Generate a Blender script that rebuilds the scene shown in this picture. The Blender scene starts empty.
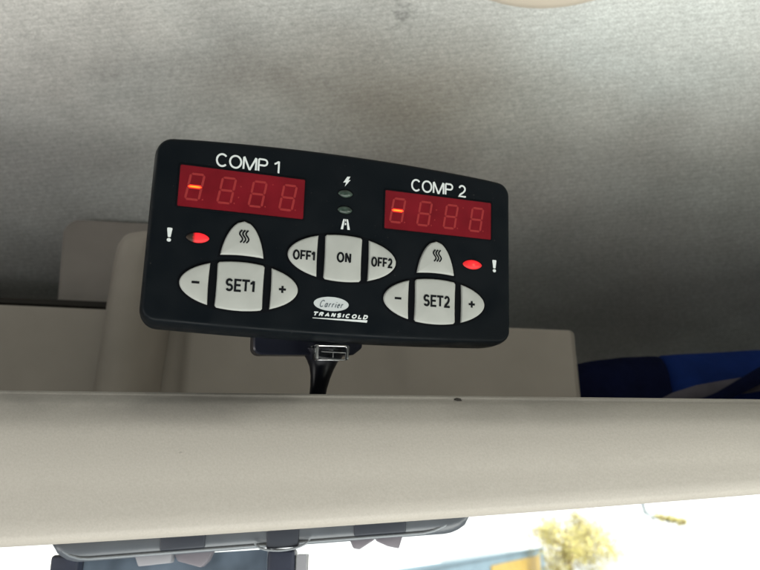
import bpy, bmesh, math, random
from mathutils import Vector, Matrix
random.seed(7)
S = bpy.context.scene
C = S.collection
PI = math.pi
EYE = 2.9                                   # the phone's height above the street, metres

# ------------------------------------------------------------------ camera
cd = bpy.data.cameras.new('camera')
cam = bpy.data.objects.new('camera', cd); C.objects.link(cam)
cam.location = (0, 0, EYE)
cam.rotation_euler = (math.radians(90 + 20), 0, 0)
cd.sensor_fit = 'HORIZONTAL'; cd.sensor_width = 36
cd.lens = 36 * 680 / 760
cd.clip_start = 0.01; cd.clip_end = 500
cd.dof.use_dof = True; cd.dof.focus_distance = 0.22; cd.dof.aperture_fstop = 20
S.camera = cam

# ------------------------------------------------------------------ world, lamps
w = bpy.data.worlds.new('World'); S.world = w; w.use_nodes = True
bg = w.node_tree.nodes['Background']
bg.inputs[0].default_value = (0.80, 0.84, 0.86, 1); bg.inputs[1].default_value = 0.012

def sun(strength, elev, azim, col):
    l = bpy.data.lights.new('sun', 'SUN'); l.energy = strength; l.angle = math.radians(0.5); l.color = col
    o = bpy.data.objects.new('sun', l); C.objects.link(o)
    d = Vector((math.sin(azim) * math.cos(elev), math.cos(azim) * math.cos(elev), math.sin(elev)))
    o.rotation_euler = d.to_track_quat('Z', 'Y').to_euler(); o.location = (0, 0, 20)
sun(5.0, math.radians(62), math.radians(150), (1, 0.95, 0.86))

def area(name, loc, target, sx, sy, power, col):
    l = bpy.data.lights.new(name, 'AREA'); l.shape = 'RECTANGLE'; l.size = sx; l.size_y = sy; l.energy = power; l.color = col
    o = bpy.data.objects.new(name, l); C.objects.link(o)
    o.location = Vector(loc) + Vector((0, 0, EYE))
    o.rotation_euler = (Vector(loc) - Vector(target)).to_track_quat('Z', 'Y').to_euler()
# daylight through the side windows and off the seats and dashboard below
area('window_light_right', (0.80, -0.12, -0.38), (0.15, 0.25, 0.30), 0.55, 0.26, 3.5, (0.97, 1.0, 0.90))
area('window_light_left', (-0.85, -0.15, -0.26), (-0.1, 0.25, 0.25), 0.5, 0.3, 2.0, (1.0, 0.97, 0.95))
area('seat_bounce_light', (0.1, -0.16, -0.66), (0.08, 0.10, 0.30), 1.0, 0.5, 7.4, (0.98, 1.0, 0.95))

S.view_settings.view_transform = 'Standard'; S.view_settings.look = 'None'
S.view_settings.exposure = 1.0; S.view_settings.gamma = 1

# ------------------------------------------------------------------ materials
def mat(name, col, rough=0.5, spec=0.5, metal=0, emit=None, estr=0, noise=None, bump=None, coat=0):
    """noise = (scale, amount, detail) varies the colour; bump = (scale, strength, distance)."""
    m = bpy.data.materials.new(name); m.use_nodes = True
    nt = m.node_tree; b = nt.nodes['Principled BSDF']
    b.inputs['Base Color'].default_value = (*col, 1); b.inputs['Roughness'].default_value = rough
    b.inputs['Specular IOR Level'].default_value = spec; b.inputs['Metallic'].default_value = metal
    b.inputs['Coat Weight'].default_value = coat
    if emit: b.inputs['Emission Color'].default_value = (*emit, 1); b.inputs['Emission Strength'].default_value = estr
    tc = nt.nodes.new('ShaderNodeTexCoord')
    if noise:
        n = nt.nodes.new('ShaderNodeTexNoise'); n.inputs['Scale'].default_value = noise[0]; n.inputs['Detail'].default_value = noise[2]
        nt.links.new(tc.outputs['Object'], n.inputs['Vector'])
        r = nt.nodes.new('ShaderNodeMapRange'); r.inputs[1].default_value = 0.3; r.inputs[2].default_value = 0.7
        r.inputs[3].default_value = 1 - noise[1]; r.inputs[4].default_value = 1 + noise[1]
        nt.links.new(n.outputs['Fac'], r.inputs[0])
        mx = nt.nodes.new('ShaderNodeVectorMath'); mx.operation = 'SCALE'; mx.inputs[0].default_value = col
        nt.links.new(r.outputs[0], mx.inputs['Scale']); nt.links.new(mx.outputs[0], b.inputs['Base Color'])
    if bump:
        n = nt.nodes.new('ShaderNodeTexNoise'); n.inputs['Scale'].default_value = bump[0]; n.inputs['Detail'].default_value = 3
        nt.links.new(tc.outputs['Object'], n.inputs['Vector'])
        bp = nt.nodes.new('ShaderNodeBump'); bp.inputs['Strength'].default_value = bump[1]; bp.inputs['Distance'].default_value = bump[2]
        nt.links.new(n.outputs['Fac'], bp.inputs['Height']); nt.links.new(bp.outputs[0], b.inputs['Normal'])
    return m

M = {}
M['case'] = mat('black_textured_plastic', (0.0022, 0.0034, 0.0047), 0.46, 0.075, bump=(9000, 0.12, 0.00004), noise=(60, 0.2, 4))
def dust(m, base, fleck):
    nt = m.node_tree; b = nt.nodes['Principled BSDF']; tc = nt.nodes.new('ShaderNodeTexCoord')
    n = nt.nodes.new('ShaderNodeTexNoise'); n.inputs['Scale'].default_value = 1100; n.inputs['Detail'].default_value = 1
    nt.links.new(tc.outputs['Object'], n.inputs['Vector'])
    g = nt.nodes.new('ShaderNodeMapRange'); g.inputs[1].default_value = 0.745; g.inputs[2].default_value = 0.80; nt.links.new(n.outputs['Fac'], g.inputs[0])
    mx = nt.nodes.new('ShaderNodeMix'); mx.data_type = 'RGBA'; mx.inputs[6].default_value = (*base, 1); mx.inputs[7].default_value = (*fleck, 1)
    nt.links.new(g.outputs[0], mx.inputs[0]); nt.links.new(mx.outputs[2], b.inputs['Base Color'])
    n2 = nt.nodes.new('ShaderNodeTexNoise'); n2.inputs['Scale'].default_value = 70; n2.inputs['Detail'].default_value = 5; nt.links.new(tc.outputs['Object'], n2.inputs['Vector'])
    g2 = nt.nodes.new('ShaderNodeMapRange'); g2.inputs[1].default_value = 0.35; g2.inputs[2].default_value = 0.65; g2.inputs[3].default_value = 0.36; g2.inputs[4].default_value = 0.62
    nt.links.new(n2.outputs['Fac'], g2.inputs[0]); nt.links.new(g2.outputs[0], b.inputs['Roughness'])
dust(M['case'], (0.0022, 0.0034, 0.0047), (0.02, 0.02, 0.02))
M['frame_and_shade'] = mat('black_frame_and_shade', (0.0016, 0.002, 0.003), 0.7, 0.05)  # display frame black, also the painted shade round the keys
M['key'] = mat('grey_rubber_key', (0.248, 0.253, 0.238), 0.6, 0.25, noise=(160, 0.04, 3), bump=(5000, 0.05, 0.00003))
M['ink'] = mat('black_ink', (0.005, 0.0055, 0.0065), 0.7, 0.05)
M['white_ink'] = mat('white_ink', (0.42, 0.44, 0.44), 0.6, 0.2)
M['badge'] = mat('badge_white', (0.32, 0.34, 0.345), 0.5, 0.25)
M['grey_ink'] = mat('grey_ink', (0.05, 0.06, 0.07), 0.6, 0.2)
M['red_pane'] = mat('red_display_window', (0.094, 0.0042, 0.0078), 0.32, 0.15, noise=(90, 0.18, 3), emit=(1, 0.02, 0.03), estr=0.006)
M['red_seg'] = mat('unlit_segment', (0.175, 0.016, 0.017), 0.5, 0.15, emit=(1, 0.05, 0.04), estr=0.006)
M['lit_halo'] = mat('lit_segment_glow', (0.3, 0.01, 0.01), 0.5, 0.2, emit=(1, 0.012, 0.008), estr=0.5)
M['lit_core'] = mat('lit_segment_core', (0.3, 0.05, 0.01), 0.5, 0.2, emit=(1, 0.24, 0.012), estr=1.1)
M['green_led'] = mat('unlit_green_lens', (0.022, 0.034, 0.027), 0.3, 0.22, noise=(700, 0.5, 2))
M['beige'] = mat('beige_grained_plastic', (0.52, 0.475, 0.405), 0.62, 0.3, noise=(35, 0.035, 5), bump=(1700, 0.20, 0.00022))
M['beige_dull'] = mat('beige_shelf_plastic', (0.285, 0.254, 0.222), 0.65, 0.3, noise=(30, 0.06, 5), bump=(1500, 0.15, 0.0002))
M['cover'] = mat('beige_cover_plastic', (0.60, 0.53, 0.44), 0.5, 0.35, noise=(30, 0.03, 3))
M['taupe'] = mat('taupe_plate_plastic', (0.25, 0.224, 0.204), 0.65, 0.3, noise=(40, 0.06, 4))
M['gap_nick_dark'] = mat('gap_nick_black', (0.034, 0.031, 0.028), 0.9, 0.1)  # black for the shaded gap over the bin and the lip's nick
M['cable'] = mat('black_arm_plastic', (0.0035, 0.0042, 0.0085), 0.33, 0.28)
M['navy'] = mat('navy_cloth', (0.002, 0.0035, 0.018), 0.85, 0.06, noise=(60, 0.25, 4), bump=(260, 0.35, 0.003))
M['blue'] = mat('blue_cloth', (0.004, 0.016, 0.095), 0.85, 0.08, noise=(45, 0.2, 4), bump=(120, 0.35, 0.004))
M['trim'] = mat('grey_mauve_cloth', (0.060, 0.054, 0.066), 0.85, 0.2, noise=(90, 0.15, 4))
M['rail'] = mat('slate_grey_plastic', (0.072, 0.080, 0.092), 0.35, 0.4, noise=(60, 0.12, 3))
M['rail_dark'] = mat('charcoal_pad', (0.022, 0.026, 0.036), 0.5, 0.4)
M['rail_rim'] = mat('pale_clear_rim', (0.15, 0.165, 0.18), 0.3, 0.5)
M['clip'] = mat('mauve_grey_clip', (0.13, 0.12, 0.138), 0.5, 0.4)
M['clip_pale'] = mat('pale_clip', (0.22, 0.22, 0.24), 0.5, 0.4)
M['frame'] = mat('dark_slate_frame', (0.026, 0.031, 0.05), 0.4, 0.5, noise=(120, 0.2, 3))
M['ground'] = mat('pale_concrete', (0.78, 0.77, 0.75), 0.9, 0.2, noise=(0.6, 0.08, 6))
M['hoarding'] = mat('light_blue_sheet', (0.145, 0.215, 0.275), 0.6, 0.3, noise=(0.35, 0.12, 4))
M['notice'] = mat('yellow_board', (0.38, 0.26, 0.06), 0.6, 0.3, noise=(3.0, 0.15, 5))
M['bark'] = mat('brown_bark', (0.25, 0.17, 0.12), 0.9, 0.1, noise=(4, 0.3, 5))

def led_material():
    m = mat('red_led_lens', (0.026, 0.019, 0.015), 0.35, 0.08)
    nt = m.node_tree; b = nt.nodes['Principled BSDF']
    at = nt.nodes.new('ShaderNodeAttribute'); at.attribute_name = 'glow'
    rp = nt.nodes.new('ShaderNodeValToRGB')
    e = rp.color_ramp.elements
    e[0].position = 0.0; e[0].color = (0, 0, 0, 1)
    e[1].position = 1.0; e[1].color = (1, 0.11, 0.07, 1)
    k = rp.color_ramp.elements.new(0.12); k.color = (0.30, 0.004, 0.006, 1)
    k = rp.color_ramp.elements.new(0.45); k.color = (0.85, 0.006, 0.016, 1)
    k = rp.color_ramp.elements.new(0.86); k.color = (1, 0.012, 0.028, 1)
    nt.links.new(at.outputs['Fac'], rp.inputs[0]); nt.links.new(rp.outputs[0], b.inputs['Emission Color'])
    b.inputs['Emission Strength'].default_value = 0.55
    return m
M['red_led'] = led_material()
def core_material():
    nt = M['lit_core'].node_tree; b = nt.nodes['Principled BSDF']
    at = nt.nodes.new('ShaderNodeAttribute'); at.attribute_name = 'glow'
    mx = nt.nodes.new('ShaderNodeMix'); mx.data_type = 'RGBA'
    mx.inputs[6].default_value = (1, 0.035, 0.01, 1); mx.inputs[7].default_value = (1, 0.24, 0.010, 1)
    nt.links.new(at.outputs['Fac'], mx.inputs[0]); nt.links.new(mx.outputs[2], b.inputs['Emission Color'])
core_material()

def fabric():
    m = bpy.data.materials.new('grey_twill_headlining'); m.use_nodes = True
    nt = m.node_tree; N = nt.nodes; L = nt.links; b = N['Principled BSDF']
    b.inputs['Roughness'].default_value = 0.95; b.inputs['Specular IOR Level'].default_value = 0.1
    b.inputs['Sheen Weight'].default_value = 0.15
    at = N.new('ShaderNodeUVMap'); at.uv_map = 'cloth'          # metres along the cloth
    def noise(sx, sy, det, rot=0.0):
        mp = N.new('ShaderNodeMapping'); mp.inputs['Scale'].default_value = (sx, sy, 1); mp.inputs['Rotation'].default_value = (0, 0, rot)
        n = N.new('ShaderNodeTexNoise'); n.inputs['Scale'].default_value = 1; n.inputs['Detail'].default_value = det
        L.new(at.outputs['UV'], mp.inputs['Vector']); L.new(mp.outputs[0], n.inputs['Vector'])
        return n.outputs['Fac']
    def rng(x, a, c, lo=0.3, hi=0.7):
        r = N.new('ShaderNodeMapRange'); r.inputs[1].default_value = lo; r.inputs[2].default_value = hi
        r.inputs[3].default_value = a; r.inputs[4].default_value = c; L.new(x, r.inputs[0]); return r.outputs[0]
    def mul(a, c):
        q = N.new('ShaderNodeMath'); q.operation = 'MULTIPLY'; L.new(a, q.inputs[0]); L.new(c, q.inputs[1]); return q.outputs[0]
    mp = N.new('ShaderNodeMapping'); mp.inputs['Rotation'].default_value = (0, 0, 0.10)
    L.new(at.outputs['UV'], mp.inputs['Vector'])
    wv = N.new('ShaderNodeTexWave'); wv.bands_direction = 'Y'; wv.inputs['Scale'].default_value = 105
    wv.inputs['Distortion'].default_value = 2.2; wv.inputs['Detail'].default_value = 3; wv.inputs['Detail Scale'].default_value = 1.4
    L.new(mp.outputs[0], wv.inputs['Vector'])
    thread = noise(420, 1300, 2, 0.10); fleck = noise(1100, 1300, 2, -0.3); tuft = noise(240, 320, 2, 0.4)
    cloud = noise(9, 13, 5); smear = noise(3.2, 5, 4, 0.3)
    v = mul(rng(wv.outputs['Fac'], 0.945, 1.04, 0, 1), rng(thread, 0.88, 1.11))
    v = mul(v, rng(fleck, 0.80, 1.20)); v = mul(v, rng(tuft, 0.89, 1.10)); v = mul(v, rng(cloud, 0.88, 1.08))
    mx = N.new('ShaderNodeMix'); mx.data_type = 'RGBA'
    mx.inputs[6].default_value = (0.50, 0.485, 0.462, 1); mx.inputs[7].default_value = (0.575, 0.60, 0.585, 1)
    L.new(rng(smear, 0.1, 1.0, 0.36, 0.60), mx.inputs[0])
    # one rubbed spot
    sp = N.new('ShaderNodeVectorMath'); sp.operation = 'DISTANCE'; sp.inputs[1].default_value = (0.013, 0.327, 0)
    L.new(at.outputs['UV'], sp.inputs[0])
    spn = N.new('ShaderNodeMath'); spn.operation = 'ADD'
    L.new(sp.outputs['Value'], spn.inputs[0]); L.new(rng(tuft, -0.006, 0.006), spn.inputs[1])
    v = mul(v, rng(spn.outputs[0], 0.72, 1.0, 0.000, 0.008))
    # wide brownish stain, with the controller's cast shadow painted into it
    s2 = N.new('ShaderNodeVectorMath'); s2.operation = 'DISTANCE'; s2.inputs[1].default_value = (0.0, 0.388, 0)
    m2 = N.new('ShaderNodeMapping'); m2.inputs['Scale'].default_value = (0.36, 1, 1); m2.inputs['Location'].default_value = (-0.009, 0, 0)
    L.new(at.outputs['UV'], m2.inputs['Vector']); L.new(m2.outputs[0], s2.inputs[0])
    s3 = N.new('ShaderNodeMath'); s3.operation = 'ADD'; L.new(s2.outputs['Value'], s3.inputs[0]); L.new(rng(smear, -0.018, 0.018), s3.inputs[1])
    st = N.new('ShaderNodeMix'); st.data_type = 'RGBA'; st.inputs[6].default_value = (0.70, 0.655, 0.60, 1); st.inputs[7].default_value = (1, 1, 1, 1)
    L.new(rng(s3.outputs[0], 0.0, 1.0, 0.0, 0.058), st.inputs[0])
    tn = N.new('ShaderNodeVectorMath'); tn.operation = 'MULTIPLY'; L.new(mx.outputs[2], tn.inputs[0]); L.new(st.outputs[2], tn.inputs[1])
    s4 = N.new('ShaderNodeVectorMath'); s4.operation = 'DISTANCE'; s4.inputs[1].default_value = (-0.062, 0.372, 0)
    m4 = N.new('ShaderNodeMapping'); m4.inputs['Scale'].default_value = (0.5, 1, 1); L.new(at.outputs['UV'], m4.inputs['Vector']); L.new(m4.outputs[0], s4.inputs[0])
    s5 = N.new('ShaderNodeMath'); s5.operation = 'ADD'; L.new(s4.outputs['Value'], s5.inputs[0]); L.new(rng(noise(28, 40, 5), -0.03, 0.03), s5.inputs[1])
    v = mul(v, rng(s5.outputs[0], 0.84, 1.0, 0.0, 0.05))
    v = mul(v, rng(noise(24, 34, 5, 0.2), 0.91, 1.05))
    sc = N.new('ShaderNodeVectorMath'); sc.operation = 'SCALE'
    L.new(tn.outputs[0], sc.inputs[0]); L.new(v, sc.inputs['Scale']); L.new(sc.outputs[0], b.inputs['Base Color'])
    bp = N.new('ShaderNodeBump'); bp.inputs['Strength'].default_value = 0.45; bp.inputs['Distance'].default_value = 0.0009
    L.new(mul(thread, rng(fleck, 0.6, 1.4)), bp.inputs['Height']); L.new(bp.outputs[0], b.inputs['Normal'])
    return m
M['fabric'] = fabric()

def lip_material():
    m = mat('beige_lip_plastic', (0.298, 0.276, 0.245), 0.60, 0.32, bump=(1300, 0.24, 0.00025))
    nt = m.node_tree; N = nt.nodes; L = nt.links; b = N['Principled BSDF']
    tc = N.new('ShaderNodeTexCoord')
    def noise(scale, det, st=(1, 1, 1)):
        mp = N.new('ShaderNodeMapping'); mp.inputs['Scale'].default_value = st
        n = N.new('ShaderNodeTexNoise'); n.inputs['Scale'].default_value = scale; n.inputs['Detail'].default_value = det
        L.new(tc.outputs['Object'], mp.inputs[0]); L.new(mp.outputs[0], n.inputs['Vector']); return n.outputs['Fac']
    def rng(x, a, c, lo, hi):
        r = N.new('ShaderNodeMapRange'); r.inputs[1].default_value = lo; r.inputs[2].default_value = hi
        r.inputs[3].default_value = a; r.inputs[4].default_value = c; L.new(x, r.inputs[0]); return r.outputs[0]
    def mul(a, c):
        q = N.new('ShaderNodeMath'); q.operation = 'MULTIPLY'; L.new(a, q.inputs[0]); L.new(c, q.inputs[1]); return q.outputs[0]
    v = mul(rng(noise(22, 5), 0.98, 1.015, 0.3, 0.7), rng(noise(1500, 2), 0.95, 1.05, 0.3, 0.7))
    v = mul(v, rng(noise(300, 2, (0.45, 1, 1)), 0.75, 1.0, 0.20, 0.23))        # small scuffs
    sx = N.new('ShaderNodeSeparateXYZ'); L.new(tc.outputs['Object'], sx.inputs[0])
    ed = rng(sx.outputs['Z'], 0.0, 1.0, 0.029, 0.0385)                            # grime rubbed into the upper edge
    gr = mul(ed, rng(noise(30, 5, (0.5, 1, 1.2)), 0.0, 0.42, 0.42, 0.64))
    sb = N.new('ShaderNodeMath'); sb.operation = 'SUBTRACT'; sb.inputs[0].default_value = 1; L.new(gr, sb.inputs[1]); v = mul(v, sb.outputs[0])
    v = mul(v, rng(noise(70, 4, (0.6, 1, 1.6)), 0.96, 1.0, 0.30, 0.42))          # grubby hand marks
    sc = N.new('ShaderNodeVectorMath'); sc.operation = 'SCALE'; sc.inputs[0].default_value = (0.298, 0.276, 0.245)
    L.new(v, sc.inputs['Scale']); L.new(sc.outputs[0], b.inputs['Base Color'])
    return m
M['lip'] = lip_material()

def leaf_material(name, a, c):
    m = mat(name, a, 0.6, 0.2); nt = m.node_tree; b = nt.nodes['Principled BSDF']
    oi = nt.nodes.new('ShaderNodeAttribute'); oi.attribute_name = 'tone'
    mx = nt.nodes.new('ShaderNodeMix'); mx.data_type = 'RGBA'
    mx.inputs[6].default_value = (*a, 1); mx.inputs[7].default_value = (*c, 1)
    nt.links.new(oi.outputs['Fac'], mx.inputs[0]); nt.links.new(mx.outputs[2], b.inputs['Base Color'])
    b.inputs['Transmission Weight'].default_value = 0
    return m
M['leaf'] = leaf_material('yellow_green_leaves', (0.20, 0.15, 0.10), (0.74, 0.70, 0.27))

def glass_material():
    m = bpy.data.materials.new('windscreen_glass'); m.use_nodes = True; nt = m.node_tree
    for n in list(nt.nodes):
        if n.type == 'BSDF_PRINCIPLED': nt.nodes.remove(n)
    out = [n for n in nt.nodes if n.type == 'OUTPUT_MATERIAL'][0]
    t = nt.nodes.new('ShaderNodeBsdfTransparent'); t.inputs[0].default_value = (0.97, 0.99, 0.98, 1)
    g = nt.nodes.new('ShaderNodeBsdfGlossy'); g.inputs['Roughness'].default_value = 0.02
    f = nt.nodes.new('ShaderNodeFresnel'); f.inputs[0].default_value = 1.3
    mx = nt.nodes.new('ShaderNodeMixShader')
    nt.links.new(f.outputs[0], mx.inputs[0]); nt.links.new(t.outputs[0], mx.inputs[1]); nt.links.new(g.outputs[0], mx.inputs[2])
    nt.links.new(mx.outputs[0], out.inputs[0]); return m
M['glass'] = glass_material()
M['clear'] = mat('clear_clip_plastic', (0.85, 0.86, 0.85), 0.05, 0.4)
M['clip_edge'] = mat('clear_clip_edge', (0.09, 0.092, 0.09), 0.25, 0.5)
M['clip_shade'] = mat('clear_clip_shaded_rim', (0.05, 0.052, 0.052), 0.25, 0.5)  # darker copy of the rim colour, painting the shaded rims
M['clear'].node_tree.nodes['Principled BSDF'].inputs['Transmission Weight'].default_value = 1.0
M['pane'] = mat('blue_grey_pane', (0.075, 0.095, 0.122), 0.10, 0.5, noise=(34, 0.8, 3))

def sky_material():
    m = bpy.data.materials.new('bright_sky'); m.use_nodes = True; nt = m.node_tree
    for n in list(nt.nodes):
        if n.type == 'BSDF_PRINCIPLED': nt.nodes.remove(n)
    out = [n for n in nt.nodes if n.type == 'OUTPUT_MATERIAL'][0]
    e = nt.nodes.new('ShaderNodeEmission'); e.inputs[0].default_value = (0.98, 1.0, 1.0, 1); e.inputs[1].default_value = 1.0
    nt.links.new(e.outputs[0], out.inputs[0]); return m
M['sky'] = sky_material()

# ------------------------------------------------------------------ helpers
def obj(name, bm, m, parent=None, smooth=None, loc=None):
    """link a bmesh as ONE object; smooth = angle in degrees under which edges shade smooth"""
    me = bpy.data.meshes.new(name)
    bmesh.ops.recalc_face_normals(bm, faces=bm.faces)
    bm.to_mesh(me); bm.free()
    if smooth is not None:
        for p in me.polygons: p.use_smooth = True
        me.set_sharp_from_angle(angle=math.radians(smooth))
    if isinstance(m, (list, tuple)):
        for q in m: me.materials.append(q)
    else: me.materials.append(m)
    o = bpy.data.objects.new(name, me); C.objects.link(o)
    if parent: o.parent = parent
    if loc: o.location = loc
    return o
def tag(o, label=None, cat=None, group=None, kind=None):
    for k, v in (('label', label), ('category', cat), ('group', group), ('kind', kind)):
        if v: o[k] = v
    return o
def empty(name, loc=(0, 0, 0)):
    o = bpy.data.objects.new(name, None); C.objects.link(o); o.location = loc; o.empty_display_size = 0.02; return o
def loft(bm, rings, close=True, cap0=True, cap1=True):
    vs = [[bm.verts.new(p) for p in r] for r in rings]
    n = len(vs[0])
    for a, c in zip(vs, vs[1:]):
        for i in range(n if close else n - 1):
            j = (i + 1) % n
            bm.faces.new((a[i], a[j], c[j], c[i]))
    if cap0: bm.faces.new(vs[0][::-1])
    if cap1: bm.faces.new(vs[-1])
    return vs
def box(bm, lo, hi):
    (x0, y0, z0), (x1, y1, z1) = lo, hi
    loft(bm, [[(x0, y0, z), (x1, y0, z), (x1, y1, z), (x0, y1, z)] for z in (z0, z1)])
def bevel(bm, off, seg=2):
    bmesh.ops.bevel(bm, geom=bm.edges[:], offset=off, segments=seg, affect='EDGES', profile=0.5)
def prism(bm, poly, z0, z1):
    loft(bm, [[(x, y, z) for x, y in poly] for z in (z0, z1)])
def offset2d(poly, d):
    """move a closed 2-D outline outward by d (positive) along averaged normals"""
    n = len(poly); area2 = sum(poly[i][0] * poly[(i + 1) % n][1] - poly[(i + 1) % n][0] * poly[i][1] for i in range(n))
    sg = 1 if area2 > 0 else -1; out = []
    for i in range(n):
        p0, p1, p2 = Vector(poly[i - 1]), Vector(poly[i]), Vector(poly[(i + 1) % n])
        a = (p1 - p0).normalized(); c = (p2 - p1).normalized()
        na = Vector((a.y, -a.x)) * sg; nc = Vector((c.y, -c.x)) * sg
        m = na + nc
        m = m / max(m.length_squared / 2, 0.35) if m.length > 1e-6 else na
        out.append(tuple(p1 + m * d))
    return out
def fillet(corners, r, seg=5):
    """round the corners of a polygon; r a number or one per corner"""
    n = len(corners); out = []
    for i in range(n):
        rr = r[i] if isinstance(r, (list, tuple)) else r
        p0, p1, p2 = Vector(corners[i - 1]), Vector(corners[i]), Vector(corners[(i + 1) % n])
        a = (p0 - p1).normalized(); c = (p2 - p1).normalized()
        if rr <= 0: out.append(tuple(p1)); continue
        ang = a.angle(c)
        t = min(rr / math.tan(ang / 2), (p0 - p1).length * 0.49, (p2 - p1).length * 0.49)
        rr2 = t * math.tan(ang / 2)
        cen = p1 + (a + c).normalized() * (rr2 / math.sin(ang / 2))
        s, e = p1 + a * t - cen, p1 + c * t - cen
        a0 = math.atan2(s.y, s.x); d = (math.atan2(e.y, e.x) - a0 + PI) % (2 * PI) - PI
        for k in range(seg + 1):
            th = a0 + d * k / seg
            out.append((cen.x + rr2 * math.cos(th), cen.y + rr2 * math.sin(th)))
    return out
def tube(bm, pts, radii, seg=14, flat=1.0):
    """swept round bar through pts, caps at both ends"""
    rings = []
    for i, p in enumerate(pts):
        p = Vector(p); d = (Vector(pts[min(i + 1, len(pts) - 1)]) - Vector(pts[max(i - 1, 0)])).normalized()
        u = d.cross(Vector((0, 0, 1)) if abs(d.z) < 0.9 else Vector((1, 0, 0))).normalized(); v = d.cross(u)
        rings.append([tuple(p + (u * math.cos(t) + v * math.sin(t) * flat) * radii[i]) for t in [2 * PI * k / seg for k in range(seg)]])
    loft(bm, rings)

# ---- a small stroke alphabet: centre lines in a unit box, width ratio per letter
def arc(cx, cy, rx, ry, a0, a1, n=14):
    return [(cx + rx * math.cos(math.radians(a0 + (a1 - a0) * k / n)), cy + ry * math.sin(math.radians(a0 + (a1 - a0) * k / n))) for k in range(n + 1)]
G = {
 'C': (.70, [arc(.5, .5, .5, .5, 42, 318, 22)]),
 'O': (.75, [arc(.5, .5, .5, .5, 90, 450, 28)]),
 'M': (.84, [[(0, 0), (0, 1)], [(1, 1), (1, 0)], [(.02, 1.04), (.5, -.04)], [(.98, 1.04), (.5, -.04)]]),
 'P': (.58, [[(0, 0), (0, 1)], [(0, 1), (.6, 1)] + arc(.62, .745, .38, .255, 90, -90, 10) + [(0, .49)]]),
 '1': (.24, [[(1, 1), (1, 0)], [(-1.2, .75), (.1, .79), (.95, .97)]]),
 '2': (.54, [arc(.5, .70, .46, .30, 165, -25, 12) + [(.72, .40), (.2, .16), (.02, 0), (2, 0)]]),
 'S': (.60, [arc(.5, .74, .46, .26, 25, 250, 14) + arc(.5, .26, .48, .26, 75, -155, 14)]),
 'E': (.52, [[(3, 1), (0, 1), (0, 0), (3, 0)], [(0, .52), (1.1, .52)]]),
 'T': (.58, [[(-2, 1), (3, 1)], [(.5, 1), (.5, 0)]]),
 'F': (.50, [[(3, 1), (0, 1), (0, 0)], [(0, .50), (1.1, .50)]]),
 'N': (.56, [[(0, 0), (0, 1)], [(1, 1), (1, 0)], [(.0, 1.04), (1, -.04)]]),
 'R': (.60, [[(0, 0), (0, 1)], [(0, 1), (.6, 1)] + arc(.62, .76, .36, .24, 90, -90, 10) + [(0, .52)], [(.5, .52), (1, 0)]]),
 'A': (.72, [[(0, 0), (.5, 1), (1, 0)], [(.18, .30), (.82, .30)]]),
 'I': (.001, [[(.5, 0), (.5, 1)]]),
 'L': (.48, [[(0, 1), (0, 0), (3, 0)]]),
 'D': (.66, [[(0, 0), (0, 1), (.45, 1)] + arc(.45, .5, .55, .5, 90, -90, 14) + [(0, 0)]]),
 'a': (.44, [arc(.40, .28, .40, .28, 0, 360, 16), [(.84, .60), (.84, .08), (1.1, 0)]]),
 'r': (.32, [[(.12, .56), (.12, 0)], [(.12, .34), (.45, .54), (.95, .55)]]),
 'i': (.14, [[(.5, .56), (.5, .06), (.8, 0)], [(.5, .78), (.52, .86)]]),
 'e': (.38, [[(.06, .30), (.92, .34)] + arc(.5, .28, .44, .28, 20, 320, 16)]),
 ' ': (.34, []), '-': (.5, [[(0, .5), (1, .5)]]), '+': (.5, [[(0, .5), (1, .5)], [(.5, 0), (.5, 1)]]),
}
class Z:                       # every stroke lies a hair above the last, so no two faces share a plane
    k = 0
def ribbon(bm, pts, wdt, z, thick=3e-5):
    n = len(pts); closed = (Vector(pts[0]) - Vector(pts[-1])).length < 1e-7
    if closed: pts = pts[:-1]; n -= 1
    Z.k = (Z.k + 1) % 5; z = z + Z.k * 6e-6
    l, r = [], []
    for i in range(n):
        p = Vector(pts[i])
        a = (p - Vector(pts[i - 1])) if (closed or i > 0) else None
        c = (Vector(pts[(i + 1) % n]) - p) if (closed or i < n - 1) else None
        if a is None: a = c
        if c is None: c = a
        a = a.normalized(); c = c.normalized()
        m = Vector((-a.y - c.y, a.x + c.x)); q = m.length
        m = (m / q if q > 1e-6 else Vector((-a.y, a.x)))
        k = min(1 / max(q / 2, 0.3), 1.9)
        l.append(p + m * wdt / 2 * k); r.append(p - m * wdt / 2 * k)
    lo = [[bm.verts.new((v.x, v.y, zz)) for v in s] for zz in (z, z + thick) for s in (l, r)]
    for i in range(n if closed else n - 1):
        j = (i + 1) % n
        for q in ((lo[2][i], lo[3][i], lo[3][j], lo[2][j]), (lo[0][i], lo[2][i], lo[2][j], lo[0][j]), (lo[1][i], lo[1][j], lo[3][j], lo[3][i])):
            bm.faces.new(q)
    if not closed:
        for i in (0, n - 1): bm.faces.new((lo[0][i], lo[1][i], lo[3][i], lo[2][i]))
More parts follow.
